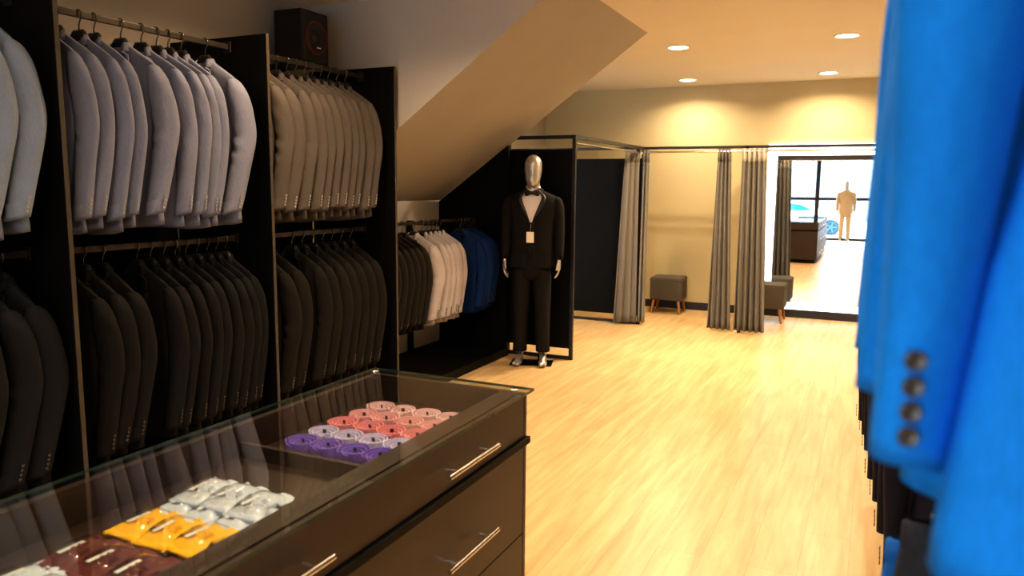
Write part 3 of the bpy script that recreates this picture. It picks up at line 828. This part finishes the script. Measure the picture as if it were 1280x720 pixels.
bm = bmesh.new(); bx(bm, .118, .126, -.002, .036, .098, .106, .001); obj('badge', bm, M['white_board'], sp)
bk = thing('speaker_bracket', 'black wall bracket carrying the loudspeaker', 'bracket', (-3.70, 4.245, 2.41))
obj('bracket_shelf', box(-.145, .12, -.10, .10, 0, .014, .002), M['frame'], bk)
obj('bracket_arm', box(-.148, -.135, -.08, .08, -.12, 0, .002), M['frame'], bk)

# ------------------------------------------------------------------ mannequins
def capsule(bm, p0, r0, p1, r1, seg=14, sx=1.0, sy=1.0):
    p0, p1 = Vector(p0), Vector(p1); d = p1 - p0; L_ = max(d.length, 1e-5)
    q = d.to_track_quat('Z', 'Y').to_matrix().to_4x4() if d.length > 1e-5 else Matrix()
    mt_ = Matrix.Translation(p0) @ q
    pr = []
    for k in range(5): a = -PI / 2 + PI / 2 * k / 4; pr.append((max(.0004, r0 * math.cos(a)), r0 * math.sin(a)))
    for k in range(5): a = PI / 2 * k / 4; pr.append((max(.0004, r1 * math.cos(a)), L_ + r1 * math.sin(a)))
    lathe(bm, pr, seg, mt_)
def ell_rings(tab, n=40):
    return [[(xc + a * math.cos(t), yc + b * math.sin(t), z) for t in [2 * PI * k / n for k in range(n)]] for z, a, b, xc, yc in tab]
def body_remesh():
    bm = bmesh.new()
    # head: egg, front is -y
    loft(bm, ell_rings([(1.590, .012, .012, 0, -.036), (1.595, .032, .036, 0, -.032), (1.612, .048, .055, 0, -.024), (1.642, .062, .074, 0, -.015), (1.69, .071, .087, 0, -.006), (1.73, .0765, .094, 0, 0), (1.775, .078, .097, 0, .004),
                         (1.81, .074, .092, 0, .006), (1.84, .060, .077, 0, .007), (1.86, .038, .050, 0, .007), (1.870, .012, .016, 0, .006)], 28), True, True, True)
    # faint nose ridge and brow of a faceless egg head
    capsule(bm, (0, -.0835, 1.735), .010, (0, -.0875, 1.695), .011)
    capsule(bm, (0, .012, 1.66), .058, (0, .02, 1.50), .060)
    # trunk under the clothes
    loft(bm, ell_rings([(1.53, .06, .055, 0, .015), (1.50, .15, .075, 0, .012), (1.42, .165, .10, 0, 0), (1.25, .15, .10, 0, 0), (1.08, .13, .09, 0, 0), (.95, .145, .10, 0, 0), (.88, .14, .10, 0, 0), (.845, .10, .08, 0, 0)], 28), True, True, True)
    for s in (-1, 1):
        sh, el, wr = Vector((s * .165, .01, 1.455)), Vector((s * .232, .025, 1.185)), Vector((s * .242, -.030, .965))
        capsule(bm, sh, .042, el, .038); capsule(bm, el, .038, wr, .026)
        # hand hanging, palm turned to the thigh: thumb forward
        kn = wr + Vector((s * .002, -.010, -.095))
        for dy in (-.026, -.009, .009, .026):
            capsule(bm, wr + Vector((0, dy * .5, -.012)), .017, kn + Vector((0, dy, 0)), .0145)
        for j, (dy, L_) in enumerate(((-.029, .072), (-.010, .082), (.010, .076), (.028, .058))):
            a = kn + Vector((0, dy, -.002)); b = a + Vector((-s * .006, -.002 + dy * .10, -L_ * .48)); c = b + Vector((-s * .014, -.004, -L_ * .30)); d = c + Vector((-s * .015, -.002, -L_ * .20))
            capsule(bm, a, .0095, b, .0086, 10); capsule(bm, b, .0086, c, .0078, 10); capsule(bm, c, .0078, d, .0064, 10)
        a = wr + Vector((0, -.020, -.030)); b = a + Vector((-s * .010, -.028, -.036)); c = b + Vector((-s * .008, -.010, -.036))
        capsule(bm, a, .015, b, .0115, 10); capsule(bm, b, .0105, c, .0078, 10)
        hp, kne, an = Vector((s * .088, .0, .88)), Vector((s * .098, -.008, .50)), Vector((s * .106, .022, .085))
        capsule(bm, hp, .082, kne, .052); capsule(bm, kne, .052, an, .034)
        # foot
        capsule(bm, an + Vector((0, .012, -.045)), .034, an + Vector((s * .006, -.07, -.055)), .030)
        capsule(bm, an + Vector((0, -.01, -.01)), .032, an + Vector((s * .012, -.135, -.060)), .024)
        capsule(bm, an + Vector((-s * .012, -.10, -.062)), .022, an + Vector((-s * .002, -.175, -.065)), .018)
        capsule(bm, an + Vector((s * .026, -.09, -.062)), .021, an + Vector((s * .036, -.155, -.066)), .016)
    recalc(bm)
    me = bpy.data.meshes.new('tmp_body'); bm.to_mesh(me); bm.free()
    o = bpy.data.objects.new('tmp_body', me); C.objects.link(o)
    r = o.modifiers.new('r', 'REMESH'); r.mode = 'VOXEL'; r.voxel_size = .0058; r.use_smooth_shade = True
    s = o.modifiers.new('s', 'SMOOTH'); s.factor = .5; s.iterations = 4
    dg = bpy.context.evaluated_depsgraph_get(); dg.update()
    out = bpy.data.meshes.new_from_object(o.evaluated_get(dg)); out.name = 'mannequin_body'
    bpy.data.objects.remove(o); bpy.data.meshes.remove(me)
    for p in out.polygons: p.use_smooth = True
    return out
BODY = body_remesh()
def mannequin(label, loc, rz, suit, satin, shirt_on=True):
    t = thing('mannequin', label, 'mannequin', loc, rz)
    me = BODY.copy(); me.materials.clear(); me.materials.append(M['silver'])
    link(bpy.data.objects.new('figure', me), t)
    N_ = 56
    # shirt front and collar
    if shirt_on:
        bm = bmesh.new()
        loft(bm, ell_rings([(1.572, .060, .060, 0, .010), (1.545, .066, .066, 0, .010), (1.53, .09, .075, 0, .008), (1.49, .165, .092, 0, .004), (1.42, .176, .113, 0, -.002), (1.25, .162, .113, 0, -.002), (1.05, .140, .104, 0, 0), (1.02, .138, .102, 0, 0)], N_), True)
        obj('shirt', recalc(bm), M['shirt'], t, True)
        bm = bmesh.new()
        for s in (-1, 1):
            A = [(s * .004, -.066, 1.552), (s * .03, -.062, 1.566), (s * .055, -.035, 1.588), (s * .064, .01, 1.600), (s * .045, .055, 1.605), (0, .074, 1.606)]
            B = [(s * .030, -.078, 1.522), (s * .052, -.076, 1.528), (s * .068, -.045, 1.545), (s * .074, .01, 1.555), (s * .052, .064, 1.558), (0, .084, 1.560)]
            va = [bm.verts.new(p) for p in A]; vb = [bm.verts.new(p) for p in B]
            for i in range(5): bm.faces.new((va[i], va[i + 1], vb[i + 1], vb[i]))
        recalc(bm); bmesh.ops.solidify(bm, geom=bm.faces[:], thickness=.003)
        obj('shirt_collar', bm, M['shirt'], t, True)
        bm = bmesh.new(); rings = []
        for i in range(-10, 11):
            u = i / 10; au = abs(u); w = .010 + .020 * min(1, au * 1.5); w *= 1 - .12 * max(0, au - .85) * 6
            d = .010 + .004 * math.sin(au * PI)
            rings.append([(.062 * u, -.088 + d * math.cos(a) * .8 + .02 * au * au, 1.540 + w * math.sin(a)) for a in [2 * PI * k / 14 for k in range(14)]])
        loft(bm, rings, True, True, True); bt = obj('bow_tie', recalc(bm), satin, t, True)
        bm = bmesh.new(); bx(bm, -.012, .012, -.104, -.078, 1.526, 1.554, .004); obj('knot', bm, satin, bt, True)
        for k in range(3):
            bm = button_mesh(.005); o = obj('shirt_button', bm, M['card'], t, True); o.rotation_euler = (PI / 2, 0, 0); o.location = (0, -.118, 1.46 - .055 * k)
    # jacket: open ring at the front, V closes at the button
    tab = [(1.580, .080, .075, .018), (1.555, .098, .080, .016), (1.535, .150, .088, .012), (1.515, .192, .096, .008), (1.49, .212, .104, .004), (1.45, .218, .116, 0), (1.38, .212, .124, -.002), (1.28, .198, .125, -.002), (1.16, .184, .120, 0), (1.06, .186, .122, 0), (.97, .196, .128, 0), (.90, .202, .132, 0), (.885, .202, .132, 0)]
    def V(z):
        if z > 1.30: return .05 + .50 * ((z - 1.30) / .28) ** 1.15
        if z > 1.02: return .028
        return .028 + .20 * ((1.02 - z) / .14) ** 2 * .8
    bm = bmesh.new(); rings = []
    for z, a, b, yc in tab:
        v = V(z); ring = []
        for k in range(N_ + 1):
            th = -PI / 2 + v + (2 * PI - 2 * v) * k / N_
            c, s = math.cos(th), math.sin(th)
            ring.append((a * math.copysign(abs(c) ** .88, c), yc + b * math.copysign(abs(s) ** .92, s), z))
        rings.append(ring)
    loft(bm, rings, False); recalc(bm); bmesh.ops.solidify(bm, geom=bm.faces[:], thickness=.004)
    obj('jacket', bm, suit, t, True, 60)
    # front closing strip (hides the gap below the button)
    bm = bmesh.new()
    rs = []
    for z, a, b, yc in tab:
        if z <= 1.31 and z > .95: rs.append([(x, yc - b * math.sqrt(max(0, 1 - (x / a) ** 2)) - .001, z) for x in (-.03, -.015, 0, .015, .03)])
    loft(bm, rs, False); recalc(bm); bmesh.ops.solidify(bm, geom=bm.faces[:], thickness=.004); obj('front_placket', bm, suit, t, True)
    for s in (-1, 1):
        bm = bmesh.new(); A, B = [], []
        for i in range(13):
            z = 1.575 - (1.575 - 1.285) * i / 12
            # jacket surface at this height
            for (z1, a1, b1, y1), (z2, a2, b2, y2) in zip(tab, tab[1:]):
                if z <= z1 and z >= z2:
                    q = (z1 - z) / (z1 - z2); a = a1 + (a2 - a1) * q; b = b1 + (b2 - b1) * q; yc = y1 + (y2 - y1) * q; break
            v = V(max(z, 1.301)); wd = (.30 * math.sin(PI * min(1, (i + 1.2) / 11.5)) ** .8 + .05) * .62
            for lst, th in ((A, -PI / 2 + v), (B, -PI / 2 + v + wd)):
                c, sn = math.cos(th), math.sin(th)
                lst.append((s * (a + .004) * math.copysign(abs(c) ** .88, c), yc + (b + .006) * math.copysign(abs(sn) ** .92, sn), z))
        va = [bm.verts.new(p) for p in A]; vb = [bm.verts.new(p) for p in B]
        for i in range(12): bm.faces.new((va[i], va[i + 1], vb[i + 1], vb[i]))
        recalc(bm); bmesh.ops.solidify(bm, geom=bm.faces[:], thickness=.004); obj('lapel', bm, satin, t, True)
        # sleeve
        pth = [(.178, .010, 1.512, .018), (.196, .010, 1.502, .046), (.209, .010, 1.475, .060), (.220, .013, 1.42, .066), (.230, .018, 1.32, .062), (.237, .024, 1.20, .056), (.240, .012, 1.10, .051), (.242, -.010, 1.01, .046), (.243, -.022, .955, .044)]
        rings = []
        for x, y, z, r in pth:
            rings.append([(s * (x + r * .86 * math.cos(k)), y + r * math.sin(k) * (1 + .05 * math.sin(9 * z + 2 * k)), z) for k in [2 * PI * j / 20 for j in range(20)]])
        rings.append([(s * (.243 + .034 * math.cos(k)), -.022 + .038 * math.sin(k), .985) for k in [2 * PI * j / 20 for j in range(20)]])
        bm = bmesh.new(); loft(bm, rings, True, True); obj('jacket_sleeve', recalc(bm), suit, t, True)
        # pocket flap
        bm = bmesh.new(); bx(bm, s * .075 - .055, s * .075 + .055, -.128, -.118, 1.020, 1.032, .002)
        obj('pocket_welt', bm, suit, t)
    for z in (1.275, 1.17):
        o = obj('jacket_button', button_mesh(.010), satin, t, True); o.rotation_euler = (PI / 2, 0, 0); o.location = (.0, -.1285, z)
    # trousers
    bm = bmesh.new()
    loft(bm, ell_rings([(1.04, .140, .106, 0, 0), (.96, .160, .112, 0, 0), (.88, .172, .116, 0, .0), (.82, .168, .110, 0, .0), (.78, .13, .09, 0, 0), (.765, .05, .05, 0, 0)], N_), True, False, True)
    for s in (-1, 1):
        loft(bm, ell_rings([(.86, .082, .106, s * .086, 0), (.78, .086, .100, s * .090, 0), (.62, .078, .088, s * .095, -.002), (.50, .071, .078, s * .098, -.004), (.36, .066, .074, s * .101, .0), (.20, .063, .073, s * .104, .006), (.115, .064, .076, s * .105, .008), (.112, .058, .070, s * .105, .008), (.17, .055, .066, s * .105, .008)], 24), True)
    obj('trousers', recalc(bm), suit, t, True)
    return t
m1 = mannequin('silver egg-headed mannequin wearing a black tuxedo and bow tie by the black panel', (-2.735, 6.20, .012), math.radians(17), M['tux'], M['satin'])
bm = bmesh.new()
for p in ((-.038, -.127, 1.205), ): 
    bx(bm, p[0], p[0] + .066, -.1345, -.1325, 1.105, 1.20, .0005)
obj('price_tag', bm, M['card'], m1)
bm = bmesh.new(); tube(bm, [(-.005, -.1335, 1.198), (-.002, -.131, 1.235), (0, -.1285, 1.27)], .0009, 6); obj('tag_string', bm, M['card'], m1)
def stand(parent):
    bm = bmesh.new(); bx(bm, -.19, .19, -.07, .17, -.012, -.007, .001); obj('base_plate', bm, M['black_board'], parent)
    bm = bmesh.new(); tube(bm, [(.06, .085, -.004), (.066, .075, .30)], .008, 10); obj('support_rod', bm, M['chrome'], parent, True)
stand(m1)
m2 = mannequin('mannequin in a beige suit facing out of the shop window, seen in the mirror', (-.77, -5.35, .012), 0, M['beige_suit'], M['beige_suit'])
stand(m2)

# ------------------------------------------------------------------ parked car outside the window
car = thing('parked_car', 'white car parked in the street outside the shop window', 'car', (-2.75, -12.6, -.14))
def sect(hw, z0, z1, n=20, e=.45):
    out = []
    for k in range(n):
        t = 2 * PI * k / n; c, s = math.cos(t), math.sin(t)
        out.append((hw * math.copysign(abs(c) ** e, c), (z0 + z1) / 2 + (z1 - z0) / 2 * math.copysign(abs(s) ** e, s)))
    return out
bm = bmesh.new()
st = [(-2.12, .62, .40, .62), (-2.08, .78, .26, .80), (-1.9, .85, .22, .90), (-1.3, .88, .20, .93), (-.5, .89, .20, .92), (.4, .89, .20, .90), (1.0, .88, .20, .84), (1.5, .86, .20, .76), (1.9, .80, .22, .66), (2.06, .66, .27, .56), (2.12, .52, .32, .48)]
loft(bm, [[(x, y, z) for y, z in sect(hw, z0, z1)] for x, hw, z0, z1 in st], True, True, True)
obj('body', recalc(bm), M['car_paint'], car, True)
bm = bmesh.new()
st = [(-1.75, .66, .84, .92), (-1.25, .66, .86, 1.16), (-.7, .64, .86, 1.26), (-.1, .64, .86, 1.27), (.35, .64, .86, 1.18), (.75, .67, .84, 1.0), (1.05, .70, .80, .86)]
loft(bm, [[(x, y, z) for y, z in sect(hw, z0, z1, 20, .6)] for x, hw, z0, z1 in st], True, True, True)
obj('roof', recalc(bm), M['car_paint'], car, True)
for s in (-1, 1):
    bm = bmesh.new()
    pr = [(-1.25, .92), (-.95, 1.12), (-.55, 1.19), (-.2, 1.20), (.15, 1.15), (.62, .93)]
    va = [bm.verts.new((x, s * (.685 - .06 * (z - .9)), z)) for x, z in pr]; vb = [bm.verts.new((x, s * (.62 - .06 * (z - .9)), z)) for x, z in pr]
    bm.faces.new(va); bm.faces.new(list(reversed(vb)))
    for i in range(len(pr)): bm.faces.new((va[i], vb[i], vb[(i + 1) % len(pr)], va[(i + 1) % len(pr)]))
    obj('side_window', recalc(bm), M['car_glass'], car)
    for x in (-1.30, 1.31):
        mtx = Matrix.Translation((x, s * .80, .30)) @ Matrix.Rotation(PI / 2, 4, 'X')
        bm = bmesh.new(); lathe(bm, [(.19, -.10), (.29, -.10), (.305, -.08), (.305, .08), (.29, .10), (.19, .10)], 30, mtx, cap0=True, cap1=True)
        wh = obj('wheel', recalc(bm), M['tyre'], car, True, 40)
        bm = bmesh.new(); lathe(bm, [(.05, -.112), (.06, -.118), (.06, -.104)], 20, mtx); lathe(bm, [(.19, -.112), (.205, -.112), (.205, -.095), (.19, -.095)], 30, mtx, cap0=False, cap1=False)
        for k in range(5):
            a = 2 * PI * k / 5
            tube(bm, [mtx @ Vector((.05 * math.cos(a), .05 * math.sin(a), -.110 * 1)), mtx @ Vector((.20 * math.cos(a), .20 * math.sin(a), -.108))], .018, 8)
            tube(bm, [mtx @ Vector((.05 * math.cos(a), .05 * math.sin(a), .110 * 1)), mtx @ Vector((.20 * math.cos(a), .20 * math.sin(a), .108))], .018, 8)
        obj('rim', recalc(bm), M['rim'], wh, True, 40)
    bm = bmesh.new(); lathe(bm, [(.001, 0), (.05, .0), (.06, -.03), (.001, -.04)], 16, Matrix.Translation((2.0, s * .55, .56)) @ Matrix.Rotation(PI / 2, 4, 'Y')); obj('headlight', recalc(bm), M['lamp_lens'], car, True)
    bm = box(.62, .80, s * .90 - .06, s * .90 + .06, .90, 1.0, .02); obj('wing_mirror', bm, M['car_paint'], car, True)

# ------------------------------------------------------------------ light
wd = bpy.data.worlds.new('overcast_sky'); S.world = wd; wd.use_nodes = True
bg = wd.node_tree.nodes['Background']
N, L = wd.node_tree.nodes.new, wd.node_tree.links.new
tc = N('ShaderNodeTexCoord'); sx = N('ShaderNodeSeparateXYZ'); L(tc.outputs['Generated'], sx.inputs[0])
cr = N('ShaderNodeValToRGB'); cr.color_ramp.elements[0].position = 0; cr.color_ramp.elements[1].position = .8
cr.color_ramp.elements[0].color = (.86, .93, 1, 1); cr.color_ramp.elements[1].color = (.66, .82, 1, 1)
L(sx.outputs['Z'], cr.inputs['Fac']); L(cr.outputs['Color'], bg.inputs['Color'])
bg.inputs['Strength'].default_value = 21.0
pl = bpy.data.lights.new('window_portal', 'AREA'); pl.shape = 'RECTANGLE'; pl.size = 4.1; pl.size_y = 2.7
pl.cycles.is_portal = True
po = bpy.data.objects.new('window_portal', pl); po.location = (-1.27, YF - .14, 1.38); po.rotation_euler = (PI / 2, 0, 0); C.objects.link(po)

# ------------------------------------------------------------------ camera
cam = bpy.data.cameras.new('camera'); co = bpy.data.objects.new('camera', cam); C.objects.link(co)
cam.sensor_width = 36; cam.lens = 948.65 / 1280 * 36
yaw, pitch, roll = math.radians(25.315), math.radians(7.58), math.radians(.488)
fwd = Vector((-math.sin(yaw) * math.cos(pitch), math.cos(yaw) * math.cos(pitch), -math.sin(pitch)))
rt = Vector((math.cos(yaw), math.sin(yaw), 0)); up = rt.cross(fwd)
r2 = math.cos(roll) * rt + math.sin(roll) * up; u2 = -math.sin(roll) * rt + math.cos(roll) * up
mw = Matrix((r2, u2, -fwd)).transposed().to_4x4(); mw.translation = (0, 0, 1.6)
co.matrix_world = mw
cam.clip_start = .05
cam.dof.use_dof = True; cam.dof.focus_distance = 4.6; cam.dof.aperture_fstop = 3.6
S.camera = co
S.view_settings.view_transform = 'Standard'
S.view_settings.look = 'Medium High Contrast'
S.view_settings.exposure = 0.1
